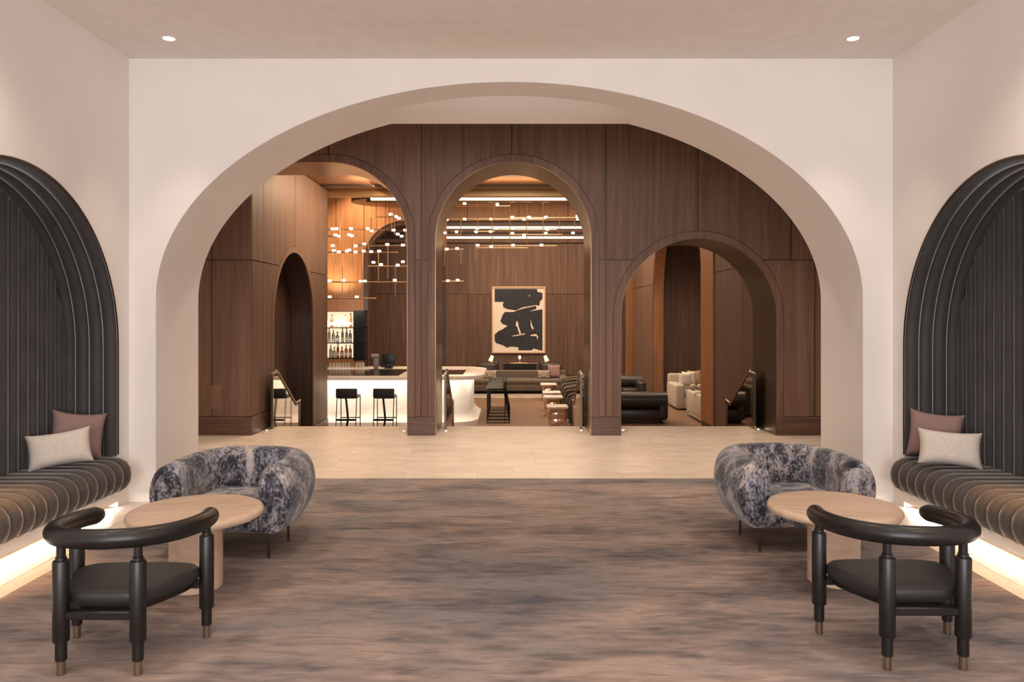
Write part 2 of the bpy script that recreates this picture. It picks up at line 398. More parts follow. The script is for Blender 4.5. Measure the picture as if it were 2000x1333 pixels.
for a in (AC, AR):
    o = path(a, 0); i = path(a, -.008)
    G().prism(o+i[::-1], 'xz', D0-.002, DE+.01).obj('arch_lining', 'bronze' if a is AC else 'bronze_dark', wm, 30)
o = [(XL, ztop)]+path_l(0); i = [(XL, ztop-.008)]+path_l(-.008)
G().prism(o+i[::-1], 'xz', D0-.002, DE+.01).obj('arch_lining', 'bronze', wm, 30)
for u0, u1 in ((-6.4, XL+.012), (-1.437, -1.053), (1.117, 1.522), (3.685, 6.4)):
    G().rbox(u0, u1, D0-.014, D0+.02, 0.001, BS-.004, .004, 1).obj('plinth_block', 'walnut_base', wm)
# concealed service hatch in the left bay
G().rbox(-4.31, -4.03, D0-.0015, D0+.01, .36, .70, .003, 1).obj('service_hatch', 'walnut', wm)

# ------------------------------------------------------------------ hall behind: floors, steps, side walls
struct(G().box(-9, 9, 12.45, 26, LOW-.06, LOW).obj('floor_hall', 'floor_wood'))
for k in range(4):
    struct(G().rbox(-3.6, 3.68, 11.54+.305*k, 11.54+.305*(k+1), LOW-.04, -.165*(k+1), .006, 1).obj('floor_step', 'stone_tile'))
struct(G().box(-9, 9, 11.66, 15.2, 4.13, 4.2).obj('ceiling_vestibule', 'walnut_warm'))
cv = bpy.data.objects['ceiling_vestibule']
for k in range(2): G().box(-5, 5, 12.6+1.9*k, 12.75+1.9*k, 4.10, 4.131).obj('batten', 'walnut_dark', cv)
struct(G().rbox(-3.75, 5, 15.10, 15.26, 3.995, 4.13, .012, 2).obj('trim_1', 'brass_satin'))
struct(G().box(-9, 9, 15.2, 26, 5.6, 5.7).obj('ceiling_hall', 'walnut_warm'))
struct(G().box(-9, 9, 15.2, 15.32, 4.13, 5.6).obj('wall_above_beam', 'walnut'))
# left side wall of the hall with its own arch
SA = (12.85, 1.17, 1.54); XB = XL-.022
poly = [(DE, LOW), (SA[0]-SA[1], LOW)]+arc(SA[0], SA[2], SA[1], PI, 0, 48)+[(SA[0]+SA[1], LOW), (15.1, LOW), (15.1, 4.13), (DE, 4.13)]
wl = struct(G().prism(poly, 'yz', XB-.38, XB).obj('wall_hall_left', 'walnut_dark', None, 30))
panels(wl, 'yz', XB, XL, pairs([D0+.02, 11.20, 12.85, 15.1]), ZS, 4.12, [SA])
panels(wl, 'yz', XB, XL, [(D0+.02, 11.20), (11.20, 12.8)], BS, ZS, [SA])
panels(wl, 'yz', XB, XL, [(12.9, 15.1)], LOW+.3, ZS, [SA])
o = path(SA, TW, LOW+.01); i = path(SA, 0, LOW+.01)
G().prism([p for p in o]+i[::-1], 'yz', XB-.01, XL+.006).obj('arch_trim', 'walnut', wl)
G().rbox(XB, XL+.012, D0+.0205, 11.57, .001, BS-.004, .004, 1).obj('plinth_block', 'walnut_base', wl)
G().rbox(XB, XL+.012, 14.13, 15.1, LOW+.001, LOW+.296, .004, 1).obj('plinth_block', 'walnut_base', wl)
struct(G().box(-4.10, -4.012, 11.3, 15.1, LOW, 4.13).obj('wall_passage', 'walnut_dark'))
# right side wall: colonnade of tall arches
XR = 3.70
RA = [(17.45, 2.55, 1.95), (24.1, .75, 3.0)]
poly = [(DE, LOW)]
for c, r, s in RA: poly += [(c-r, LOW)]+arc(c, s, r, PI, 0, 40)+[(c+r, LOW)]
poly += [(25.4, LOW), (25.4, 5.6), (DE, 5.6)]
wr = struct(G().prism(poly, 'yz', XR+.02, XR+.27).obj('wall_hall_right', 'walnut_warm', None, 30))
TW = .02
panels(wr, 'yz', XR, XR+.02, pairs([DE, 12.3, 13.95, 14.88, 17.45, 20.05, 21.6, 23.3, 25.4]), ZS, 5.55, RA)
panels(wr, 'yz', XR, XR+.02, pairs([DE, 12.3, 13.95, 14.88, 17.45, 20.05, 21.6, 23.3, 25.4]), LOW+.3, ZS, RA)
TW = .1
for u0, u1 in ((12.8, 14.88), (20.02, 23.33)):
    G().rbox(XR-.012, XR+.02, u0, u1, LOW+.001, LOW+.296, .004, 1).obj('plinth_block', 'walnut_base', wr)
wa = struct(G().box(6.6, 6.7, 11.7, 25.4, LOW, 5.6).obj('wall_alcove', 'walnut_dark'))
for k in range(6):
    G().box(6.58, 6.6, 13+2*k+.004, 15+2*k-.004, LOW+.05, 5.5).obj('panel', 'walnut', wa)
# cross walls that part the alcoves behind the colonnade
struct(G().box(3.98, 6.58, 20.3, 20.5, LOW, 5.6).obj('wall_alcove_end', 'walnut'))
G().rbox(XR-.03, XR-.001, 13.97, 14.86, LOW+.30, 5.5, .004, 1).obj('warm_strip', 'walnut_warm', wr)  # strip in a warmer wood tone, set on the wall before the opening
# far wall: panels, two light slots
DF = 25.4
wf = struct(G().box(-9, 9, DF+.03, DF+.2, LOW, 5.6).obj('wall_far', 'walnut_dark'))
cols = pairs([-8.9, -6.4, -4.0, -1.44, 1.88, 4.0, 6.5, 8.9])
panels(wf, 'xz', DF, DF+.03, cols, LOW+.3, 2.33, []); panels(wf, 'xz', DF, DF+.03, cols, 2.33, 4.0, [])
panels(wf, 'xz', DF-.05, DF+.03, cols, 4.02, 4.15, [])
panels(wf, 'xz', DF-.05, DF+.03, cols, 4.36, 4.48, [])
panels(wf, 'xz', DF-.12, DF+.03, cols, 4.74, 5.58, [], 'walnut_warm')
for z in (4.16, 4.49):
    o = struct(G().box(-2.3, 3.6, DF-.02, DF+.02, z+.01, z+.075).obj('light_slot', 'led_strip', wf))
G().rbox(-9, 9, DF-.03, DF+.03, LOW+.001, LOW+.295, .004, 1).obj('plinth_block', 'walnut_base', wf)
# back-bar wall with an arch
DBk = 19.5; BA = (-2.70, .94, 3.0)
poly = [(-9, LOW)]+path(BA, 0, LOW)+[(-1.66, LOW), (-1.66, 5.6), (-9, 5.6)]
wb = struct(G().prism(poly, 'xz', DBk+.02, DBk+.35).obj('wall_back_bar', 'walnut_dark', None, 30))
panels(wb, 'xz', DBk, DBk+.02, pairs([-8.9, -6.1, -4.9, -3.73, -1.66]), LOW+.3, 5.58, [BA], 'walnut_warm')
struct(G().box(-9.1, -9, 11.66, DF, LOW, 5.6).obj('wall_bar_end', 'walnut'))
# oval ceiling drop over the bar and the bright cove line
struct(G().lathe([(.001, .14), (1.0, .14), (1.0, 0), (.001, 0)], (0, 0, 0), 64, .56).obj('ceiling_oval', 'walnut_warm'))
co = bpy.data.objects['ceiling_oval']; co.location = (-2.0, 17.95, 4.28); co.scale = (1.72, 1.72, 1)
struct(G().box(-3.1, 3.2, 16.95, 17.0, 4.20, 4.265).obj('trim_2', 'led_strip'))
struct(G().box(-3.2, 3.3, 17.0, 17.06, 4.16, 4.32).obj('trim_3', 'bronze'))
for x in (-3.0, -1, 1, 3.1): G().box(x-.01, x+.01, 17.02, 17.04, 4.32, 5.6).obj('hanger', 'bronze_dark', bpy.data.objects['trim_3'])

# ------------------------------------------------------------------ upholstered alcoves and benches
def alcove(sx, wd):
    t = thing('channel_tufted_alcove', f'dark charcoal velvet padded arch alcove with vertical channels in the {wd} wall', 'alcove', (0, 0, 0), 0, 'padded alcoves')
    bw = (XN+.05-XW)/4
    for k in range(4):                                    # padded hoops lining the reveal
        x0 = XW+.008+bw*k; rings = []
        pth = [(NC-NR, .45)]+[(NC-NR, .7), (NC-NR, 1.0), (NC-NR, 1.2)]+arc(NC, NS, NR, PI, 0, 48)+[(NC+NR, 1.2), (NC+NR, 1.0), (NC+NR, .7), (NC+NR, .45)]
        for (u, z) in pth:
            if z >= NS: n = Vector((NC-u, NS-z)).normalized()
            else: n = Vector((1, 0)) if u < NC else Vector((-1, 0))
            ring = []
            for q in range(9):
                s = q/8; h = .036*(1-abs(2*s-1)**2.6)+.004
                ring.append((sx*(x0+bw*s), u+n[0]*h, z+n[1]*h))
            ring += [(sx*(x0+bw), u, z), (sx*x0, u, z)]
            rings.append(ring)
        G().rings(rings).obj('hoop_pad', 'velvet_charcoal', t, 60)
    ed = [(sx*(XW-.002), NC-NR, .46)]+[(sx*(XW-.002), u_, z_) for u_, z_ in arc(NC, NS, NR, PI, 0, 60)]+[(sx*(XW-.002), NC+NR, .46)]
    G().tube(ed, .008, 6).obj('edge_trim', 'bronze_dark', t)
    cw = .12; u = NC-NR+.005; n = int((2*NR)/cw); cw = (2*NR-.01)/n
    for k in range(n):                                    # vertical channels on the back
        g = G(); rings = []
        for q in range(9):
            s = q/8; uu = u+cw*(k+s*.985); off = abs(uu-NC)
            zt = NS+math.sqrt(max(.0004, (NR-.004)**2-off*off)); h = .055*(1-abs(2*s-1)**2.6)+.002
            rings.append([(sx*(XN+.06), uu, .42), (sx*(XN+.06-h), uu, .42), (sx*(XN+.06-h), uu, zt), (sx*(XN+.06), uu, zt)])
        g.rings(rings).obj('channel', 'velvet_charcoal', t, 60)
    G().prism([(NC-NR, .0)]+arc(NC, NS, NR, PI, 0, 48)+[(NC+NR, .0)], 'yz', sx*(XN+.06), sx*(XN+.09)).obj('backing', 'velvet_charcoal', t)
    return t
def bench(sx, wd):
    t = thing('upholstered_bench', f'channel tufted olive velvet bench floating along the {wd} wall', 'bench', (0, 0, 0), 0, 'velvet wall benches')
    zb, zt, xf, xb = .150, .458, 3.275, XN+.0
    n = 20; y0 = NC-NR+.01; cw = (2*NR-.06)/n
    def prof(s):                                          # cross-section shrunk by s towards its middle
        pts = [(xb, zb), (xf+.16, zb), (xf+.09, zb+.012), (xf+.035, zb+.05), (xf+.008, zb+.105), (xf, zb+.16), (xf+.01, zb+.215), (xf+.042, zb+.265), (xf+.095, zb+.296), (xf+.17, zt), (xf+.28, zt), (xb, zt)]
        return [(x+(s if x < xf+.12 else s*.5 if x < xf+.2 else 0), zb+(z-zb)*(1-2.6*s)+s*1.1*.3) for x, z in pts]
    rings = []
    for q in range(9):
        s = q/8; sh = .045*abs(2*s-1)**2.8
        rings.append([(sx*x, cw*.985*(s-.5), z) for x, z in prof(sh)])
    me = G().rings(rings).mesh('channel', 'velvet_olive', 60)
    for k in range(n): link('channel', me, t, (0, y0+cw*(k+.5), 0))
    a, b_ = sorted((sx*(XW-.015), sx*(XN+.05)))
    G().box(a, b_, NC-NR+.01, NC+NR-.01, .055, zb-.004).obj('plinth', 'skirting', t)
    a, b_ = sorted((sx*(XW+.10), sx*(XN+.05)))
    G().box(a, b_, NC-NR+.01, NC+NR-.01, .0, .055).obj('toe_kick', 'skirting', t)
    a, b_ = sorted((sx*(XW+.085), sx*(XW+.099)))
    G().box(a, b_, NC-NR+.03, NC+NR-.03, .046, .0545).obj('led_strip', 'led_strip', t)
    l = area('bench_glow', (sx*(XW+.02), NC, .053), (0, R(40)*sx, 0), .03, 2*NR-.1, 13, (1, .95, .88)); l.parent = t
    return t
for sx, wd in ((-1, 'left'), (1, 'right')):
    alcove(sx, wd); bench(sx, wd)
    spot('alcove_lamp', (sx*3.62, 5.3, 2.6), (sx*3.5, 5.05, .45), 330, AMBER, 36, 1.0, .03)

def pillow(name, label, m, w_, h_, loc, rx, ry, rz):
    g = G(); n = 20; rs = []
    def pt(i, j, side):
        u = 2*i/n-1; v = 2*j/n-1
        ed = (1-u**4)*(1-v**4); pin = 1-.13*(1-u*u)*abs(v)**3; pin2 = 1-.08*(1-v*v)*abs(u)**3
        return (u*w_/2*pin2, side*(.075*max(ed, 0)**.6+.004), v*h_/2*pin)
    vs = [pt(i, j, s) for s in (-1, 1) for i in range(n+1) for j in range(n+1)]; k = (n+1)**2; fs = []
    for s in (0, 1):
        for i in range(n):
            for j in range(n):
                a = s*k+i*(n+1)+j; fs.append((a, a+1, a+n+2, a+n+1))
    bd = [(i, 0) for i in range(n)]+[(n, j) for j in range(n)]+[(i, n) for i in range(n, 0, -1)]+[(0, j) for j in range(n, 0, -1)]
    for q in range(len(bd)):
        a = bd[q]; b_ = bd[(q+1) % len(bd)]; A_ = a[0]*(n+1)+a[1]; B_ = b_[0]*(n+1)+b_[1]; fs.append((A_, B_, B_+k, A_+k))
    g.add(vs, fs); o = g.obj(name, m, None, 70); o.location = loc; o.rotation_euler = (rx, ry, rz)
    return tag(o, label, 'cushion')
pillow('throw_pillow', 'square dusty mauve cushion leaning in the corner of the left velvet bench', 'linen_mauve', .41, .40, (-3.67, 6.50, .668), R(-14), R(8), R(34))
pillow('throw_pillow', 'rectangular cream linen cushion on the left velvet bench', 'linen_cream', .46, .29, (-3.62, 6.16, .612), R(-18), R(-7), R(26))
pillow('throw_pillow', 'square dusty mauve cushion leaning in the corner of the right velvet bench', 'linen_mauve', .41, .40, (3.59, 6.50, .668), R(-14), R(5), R(-28))
pillow('throw_pillow', 'rectangular cream linen cushion on the right velvet bench', 'linen_cream', .46, .29, (3.53, 6.18, .612), R(-18), R(3), R(-20))

# ------------------------------------------------------------------ ebony armchairs
def ebony_chair(loc, label):
    t = thing('barrel_armchair', label, 'chair', loc, 0, 'ebony barrel armchairs')
    half = [(.300, .36), (.325, .26), (.335, .14), (.318, 0), (.27, -.115), (.185, -.205), (.09, -.245), (0, -.255)]
    pts = half+[(-x, y) for x, y in half[-2::-1]]
    c = crom([(x, y, .655-.045*max(0, min(1, (y+.25)/.6))) for x, y in pts], 7); n = len(c)
    rad = [.046]*n
    for k, q in enumerate((.012, .033, .042)): rad[k] = q; rad[n-1-k] = q
    e = (c[0]-c[1]).normalized(); c[0] = c[2]+e*.035; c[1] = c[2]+e*.024
    e = (c[-1]-c[-2]).normalized(); c[-1] = c[-3]+e*.035; c[-2] = c[-3]+e*.024
    G().tube(c, rad, 20).obj('back_rail', 'ebony', t, 70)
    for x, y, zt in ((-.18, -.207, .628), (.18, -.207, .628), (-.338, .205, .60), (.338, .205, .60)):
        lg = G().lathe([(.0215, .066), (.026, .07), (.026, .155), (.036, .159), (.037, .163), (.037, .528), (.034, .535), (.025, .537), (.024, .552), (.020, .555), (.020, zt)], (x, y, 0.008), 24).obj('leg', 'ebony', t)
        G().lathe([(.017, 0), (.019, .002), (.019, .068)], (x, y, .008), 20).obj('ferrule', 'brass_aged', lg)
    # rounded triangular seat pad
    out = crom([(0, .27), (.20, .265), (.29, .225), (.315, .15), (.28, .03), (.20, -.13), (.14, -.175), (0, -.185), (-.14, -.175), (-.20, -.13), (-.28, .03), (-.315, .15), (-.29, .225), (-.20, .265), (0, .27)], 5)[:-1]
    rs = []
    for z, s in ((.304, .9), (.310, .955), (.325, .985), (.346, 1.0), (.364, .985), (.376, .95), (.380, .86), (.382, .5), (.382, .05)):
        rs.append([(p.x*s, p.y*s+.03*(1-s), z+.008) for p in out])
    G().rings(rs).obj('seat', 'leather_black', t, 60)
    g = G()
    rs = [[(p.x*s, p.y*s+.02, z+.008) for p in out] for z, s in ((.268, .80), (.273, .87), (.300, .89), (.304, .85))]
    G().rings(rs).obj('seat_frame', 'ebony', t, 40)
    for s in (-1, 1): G().rbox(min(s*.2, s*.335), max(s*.2, s*.335), .185, .225, .268, .31, .006, 1).obj('stretcher', 'ebony', t)
    G().rbox(-.18, .18, -.225, -.18, .268, .308, .006, 1).obj('stretcher', 'ebony', t)
    return t
ebony_chair((-1.925, 3.80, 0), 'black wooden barrel armchair with curved rail in front of the left round table')
ebony_chair((1.965, 3.85, 0), 'black wooden barrel armchair with curved rail in front of the right round table')

# ------------------------------------------------------------------ round oak tables
def oak_table(loc, label, rz):
    t = thing('round_table', label, 'table', loc, rz, 'round oak tables')
    pr = [(.001, .435)]+[(.33, .435), (.37, .439)]+[(.372+.028*math.cos(a), .466+.027*math.sin(a)) for a in [R(-75+15*i) for i in range(11)]]+[(.36, .494), (.001, .494)]
    G().lathe(pr, seg=72).obj('table_top', 'light_oak', t)
    G().lathe([(.001, 0.008), (.150, .008), (.156, .014), (.156, .436), (.001, .436)], seg=56).obj('pedestal', 'light_oak', t)
oak_table((-1.945, 4.745, 0), 'round pale oak pedestal table beside the left velvet tub chair', .3)
oak_table((2.035, 4.845, 0), 'round pale oak pedestal table beside the right velvet tub chair', -.2)

# ------------------------------------------------------------------ mottled velvet tub chairs
def tub_chair(loc, rz, label):
    t = thing('tub_armchair', label, 'armchair', loc, rz, 'mottled velvet tub chairs')
    pts = [(-.345, -.41), (-.362, -.28), (-.37, -.10), (-.355, .09), (-.29, .245), (-.155, .33), (0, .35)]
    pts = pts+[(-x, y) for x, y in pts[-2::-1]]
    c = crom([(x, y, 0) for x, y in pts], 6); n = len(c); rings = []
    pf = [(-.075, .185), (-.085, .28), (-.088, .40), (-.088, .50), (-.075, .58), (-.04, .635), (.005, .652), (.06, .64), (.108, .60), (.138, .53), (.148, .45), (.138, .37), (.11, .29), (.07, .225), (.03, .185)]
    pf = [(p.x, p.y) for p in crom([(a, b_, 0) for a, b_ in pf]+[(pf[0][0], pf[0][1], 0)], 3)[:-1]]
    for i, p in enumerate(c):
        tg = (c[min(i+1, n-1)]-c[max(i-1, 0)]).normalized(); nr = Vector((-tg.y, tg.x, 0))
        q = min(i, n-1-i)/(n-1); s = 1.0; dy = 0
        k = min(i, n-1-i)
        s = {0: .88, 1: .975}.get(k, 1.0)
        pp = p.copy()
        if k == 0: pp = c[1 if i == 0 else n-2]+(c[0]-c[1] if i == 0 else c[-1]-c[-2])*.75
        zc = .42
        rings.append([(pp.x+nr.x*a*s, pp.y+nr.y*a*s, zc+(b_-zc)*s*(1+.02*math.sin(PI*i/(n-1)))) for a, b_ in pf])
    G().rings(rings).obj('shell', 'blotch_velvet', t, 50)
    for sgn in (-1, 1):
        e0 = c[0] if sgn < 0 else c[-1]; rs = []
        for off, sc_ in ((.04, .80), (-.012, .80), (-.024, .755), (-.028, .66)):
            rs.append([(e0.x-sgn*0+sgn*a*sc_, e0.y+.012+off, .42+(b_-.42)*sc_) for a, b_ in pf])
        G().rings(rs).obj('arm_front', 'blotch_velvet', t, 50)
    G().cushion(.62, .66, .20, (0, -.09, .285), .28, .4).obj('seat_cushion', 'blotch_velvet', t, 70)
    G().rbox(-.30, .30, -.40, .28, .178, .32, .05, 4).obj('seat_base', 'blotch_velvet', t, 60)
    for sx in (-1, 1):
        for y_ in (-.36, .04):
            G().rbox(sx*.325-.009, sx*.325+.009, y_-.007, y_+.007, .008, .215, .002, 1).obj('leg', 'bronze_dark', t)
        G().rbox(sx*.325-.009, sx*.325+.009, -.36, .04, .195, .213, .002, 1).obj('leg_rail', 'bronze_dark', t)
tub_chair((-1.98, 5.68, 0), R(-3), 'blue grey mottled velvet tub chair with thin legs beside the left arch jamb')
tub_chair((2.07, 5.82, 0), R(3), 'blue grey mottled velvet tub chair with thin legs beside the right arch jamb')

# ------------------------------------------------------------------ handrails with smoked mirror panels
def handrail(x, label):
    t = thing('handrail', label, 'handrail', (x, 0, 0), 0, 'stair handrails')
    y0, y1 = 11.28, 12.72
    G().rbox(-.018, .018, y0-.018, y0+.018, 0, .80, .003, 1).obj('post', 'bronze_dark', t)
    G().rbox(-.018, .018, y1-.018, y1+.018, LOW, .25, .003, 1).obj('post', 'bronze_dark', t)
    G().tube(crom([(0, y0-.02, .815), (0, y0+.25, .815), (0, y0+.30, .80), (0, y1-.26, .25), (0, y1-.2, .235), (0, y1+.03, .255)], 5), .02, 12).obj('rail', 'brass_aged', t)
    G().prism([(y0+.02, .012), (11.525, .012), (11.53, -.10), (y1-.02, LOW+.06), (y1-.02, .20), (y1-.25, .20), (y0+.28, .755), (y0+.02, .765)], 'yz', -.005, .005).obj('infill_panel', 'smoked_mirror', t)
handrail(-3.51, 'brass stair handrail with mirrored panel at the walnut side wall left of the bar')
handrail(-.963, 'brass stair handrail with mirrored panel at the left pier of the central walnut arch')
handrail(1.03, 'brass stair handrail with mirrored panel at the right pier of the central walnut arch')
handrail(3.575, 'brass stair handrail with mirrored panel inside the lower right walnut arch')
SL = [((521, 842), 'beside the left side wall handrail'), ((789, 843), 'left of the left walnut pier'), ((871, 843), 'right of the left walnut pier'),
      ((1135, 842), 'left of the right walnut pier'), ((1217, 841), 'right of the right walnut pier'), ((1481, 839.5), 'at the right end of the steps')]
for (px, py), wd in SL:
    d = 2550/(py-612); x = (px-998)*d/1500
    t = thing('floor_uplight', 'tiny round floor light glowing '+wd, 'floor light', (x, d, 0), 0, 'floor lights along the top step')
    G().lathe([(.03, .0), (.033, .003), (.02, .005)], seg=16).obj('bezel', 'brass_aged', t)
    G().lathe([(.001, .006), (.018, .006), (.018, .002)], seg=14).obj('lens', 'lamp_warm', t)

# ------------------------------------------------------------------ bar
def roundrect(x0, x1, y0, y1, r, off=0):
    x0 -= off; y0 -= off; x1 += off; y1 += off; r += off; pts = [(x0, y0)]
    pts += [(x1-r+r*math.cos(a), y0+r+r*math.sin(a)) for a in [R(-90+10*i) for i in range(10)]]
    pts += [(x1-r+r*math.cos(a), y1-r+r*math.sin(a)) for a in [R(10*i) for i in range(10)]]
    return pts+[(x0, y1)]
bar = thing('bar_counter', 'glowing white marble bar counter with rounded end', 'bar', (0, 0, 0))
rs = []
for z, off in ((LOW, .17), (LOW+.13, .16), (LOW+.2, .06), (LOW+.3, .0), (.34, 0)):
    rs.append([(x, y_, z) for x, y_ in roundrect(-6.6, -.85, 15.80, 18.2, .45, off)])
G().rings(rs).obj('bar_front', 'marble_front', bar, 32)
top = roundrect(-6.7, -.56, 15.5, 18.45, .7)
G().rings([[(x, y_, z) for x, y_ in roundrect(-6.7, -.56, 15.5, 18.45, .7, o_)] for z, o_ in ((.34, -.02), (.345, 0), (.415, 0), (.42, -.005))]).obj('counter_top', 'marble', bar, 50)
G().box(-6.4, -2.3, 15.66, 17.5, .405, .4225).obj('dark_inset', 'bar_inset', bar)
G().box(-1.95, -1.0, 16.0, 17.3, .405, .4225).obj('dark_inset', 'bar_inset', bar)
G().rings([[(x, y_, z) for x, y_ in roundrect(-6.6, -.72, 15.62, 18.3, .58, o_)] for z, o_ in ((.325, 0), (.339, .012))]).obj('led_strip', 'led_strip', bar)
l = area('bar_glow', (-3.7, 15.58, .33), (R(22), 0, 0), 5.6, .06, 25, (1, .88, .74)); l.parent = bar
l = area('bar_glow', (-.72, 16.9, .33), (0, R(22), 0), .06, 2.0, 10, (1, .88, .74)); l.parent = bar

# back-bar shelf unit
sh = thing('back_bar_shelf', 'lit black framed bottle shelf unit behind the bar', 'shelf', (0, 0, 0))
SD = 17.6; k_ = SD/1500
xs0, xs1 = -4.9, P(690, 0, SD)[0]; xe = P(712, 0, SD)[0]
zs = [P(0, y_, SD)[2] for y_ in (608, 640, 670, 700)]
G().box(xs0, xs1, SD+.30, SD+.32, zs[3]-.02, zs[0]).obj('back_panel', 'led_shelf', sh)
G().box(xs1, xe, SD, SD+.36, zs[3]-.06, zs[0]+.02).obj('end_panel', 'black_metal', sh)
for z in zs: G().box(xs0, xe, SD-.01, SD+.36, z-.018, z).obj('shelf_board', 'black_metal', sh)
G().box(xs0, xe+.1, SD-.02, SD+.4, .4225, .45).obj('base_board', 'marble', sh)
for x in (xs1-.02, xe-.02, xs0): G().box(x, x+.02, SD+.34, SD+.36, .44, zs[0]).obj('upright', 'black_metal', sh)
area('shelf_light', (-4.0, SD-.25, zs[0]+.15), (R(35), 0, 0), 1.2, .05, 22, WARM)
def bottle(kind, m):
    t = link('bottle', None)
    pr = {0: [(.001, 0), (.038, 0), (.04, .01), (.04, .17), (.034, .2), (.014, .225), (.012, .28), (.015, .282), (.015, .295), (.001, .295)],
          1: [(.001, 0), (.042, 0), (.045, .02), (.045, .12), (.038, .16), (.016, .18), (.014, .215), (.022, .217), (.022, .25), (.001, .25)],
          2: [(.001, 0), (.033, 0), (.035, .01), (.032, .22), (.013, .26), (.012, .31), (.016, .312), (.016, .33), (.001, .33)]}[kind]
    G().lathe(pr, seg=14).obj('glass_body', m, t)
    r = pr[2][0]+.001
    G().lathe([(r, .05), (r, .12)], seg=14).obj('paper_label', 'label_paper', t)
    return t
protos = {}
first = set()
SH = [('top', zs[1], [(648, 0, 'glass_amber'), (656, 1, 'glass_pale'), (666, 1, 'glass_pale'), (675, 0, 'glass_pale'), (685, 2, 'glass_amber')]),
      ('middle', zs[2], [(643, 2, 'glass_pale'), (651, 0, 'glass_pale'), (659, 1, 'glass_blue'), (669, 2, 'glass_blue'), (677, 2, 'glass_blue'), (684, 0, 'glass_blue')]),
      ('bottom', zs[3], [(646, 0, 'glass_pale'), (653, 1, 'glass_pale'), (660, 2, 'glass_amber'), (668, 1, 'glass_amber'), (676, 0, 'glass_amber'), (684, 0, 'glass_amber')])]
CNM = {'glass_amber': 'amber', 'glass_pale': 'clear', 'glass_blue': 'pale blue'}; SNM = {0: 'straight', 1: 'squat round', 2: 'tall slender'}
for nm, z, row_ in SH:
    for px, kd, m in row_:
        key = (kd, m); loc = (P(px, 0, SD+.15)[0], SD+.15, z+.001)
        if key not in protos: o = protos[key] = bottle(kd, m); o.location = loc
        else: o = dup(protos[key], loc)
        same = [q for q in row_ if q[1:] == (kd, m)]; sd = '' if len(same) == 1 else (', left of pair' if same[0][0] == px else ', right of pair')
        tag(o, f'{SNM[kd]} {CNM[m]} glass bottle on the {nm} shelf behind the bar{sd}', 'bottle', 'bottles on the back bar shelves')
gl = G().lathe([(.001, 0), (.028, 0), (.034, .11), (.031, .11), (.026, .008), (.001, .008)], seg=12).mesh('drinking_glass', 'glass_pale')
ORD = ('first', 'second', 'third', 'fourth', 'fifth', 'sixth', 'seventh', 'eighth', 'ninth', 'tenth')
for gi, px in enumerate((646, 652, 658, 664, 670, 676, 682, 697, 703, 709)):
    tag(link('drinking_glass', gl, None, (P(px, 0, SD+.05)[0], SD+.05, .451)), f'small clear drinking glass below the bottle shelves, {ORD[gi]} from the left', 'glass', 'glasses under the bottle shelves')
# point of sale terminal and tap column
t = thing('sales_terminal', 'black point of sale terminal standing on the bar', 'terminal', (P(760, 0, 17.8)[0], 17.7, .4225))
G().rbox(-.16, .16, -.02, .02, .10, .34, .01, 2).obj('screen', 'plastic_black', t); G().rbox(-.09, .09, -.06, .08, 0, .02, .008, 1).obj('foot', 'plastic_black', t)
G().rbox(-.03, .03, .0, .05, .015, .16, .008, 1).obj('neck', 'plastic_black', t); G().rbox(-.2, .1, .06, .2, .02, .14, .02, 2).obj('printer', 'plastic_black', t)
t = thing('beverage_dispenser', 'slim pale grey dispenser column on the bar beside the black terminal', 'dispenser', (P(739, 0, 17.8)[0], 17.5, .4225))
G().rbox(-.05, .05, -.05, .05, 0, .26, .012, 2).obj('column', 'plastic_grey', t); G().rbox(-.11, .06, -.06, .06, .26, .34, .012, 2).obj('head', 'plastic_grey', t)

# bar stools
def stool_proto():
    t = link('bar_stool', None)
    G().cushion(.42, .40, .07, (0, 0, .73), .25, .5).obj('seat', 'black_pad', t, 60)
    G().rbox(-.205, .205, -.23, -.17, .72, .90, .02, 3).obj('back_pad', 'black_pad', t)
    for sx in (-1, 1):
        G().box(sx*.19-.008, sx*.19+.008, .172, .188, 0.002, .72).obj('leg', 'steel_dark', t)
        G().tube([(sx*.19, -.30, .01), (sx*.19, -.17, .72)], .009, 8).obj('leg', 'steel_dark', t)
        G().box(sx*.19-.008, sx*.19+.008, -.31, .18, .002, .018).obj('floor_rail', 'steel_dark', t)
    G().box(-.19, .19, -.258, -.242, .28, .32).obj('footrest', 'black_metal', t)
    G().box(-.19, .19, .172, .188, .28, .30).obj('footrest', 'black_metal', t)
    rs = [[(x+s_, y_, z) for s_, y_ in ((-.02, -.2), (.02, -.2), (.02, -.19), (-.02, -.19))] for x, z in [(p.x, p.z) for p in crom([(-.02, 0, .80), (0, 0, .6), (.02, 0, .4), (.025, 0, .3), (.0, 0, .15), (-.03, 0, .003)], 4)]]
    G().rings(rs).obj('back_strap', 'black_metal', t)
    return t
st = stool_proto()
st.location = (P(680, 0, 15.0)[0], 15.05, LOW)
tag(st, 'black bar stool seen from behind, nearer the walnut side wall at the glowing bar', 'bar stool', 'bar stools')
dup(st, (P(752, 0, 15.0)[0], 15.05, LOW), 0, 'black bar stool seen from behind, nearer the left walnut pier at the glowing bar')
for k, d in enumerate((16.65, 17.2, 17.75, 18.35, 19.0)):
    nm = ('nearest', 'second nearest', 'middle', 'second farthest', 'farthest')[k]
    dup(st, (-.33, d, LOW), R(90), f'black bar stool, {nm} of the row along the rounded end of the bar')

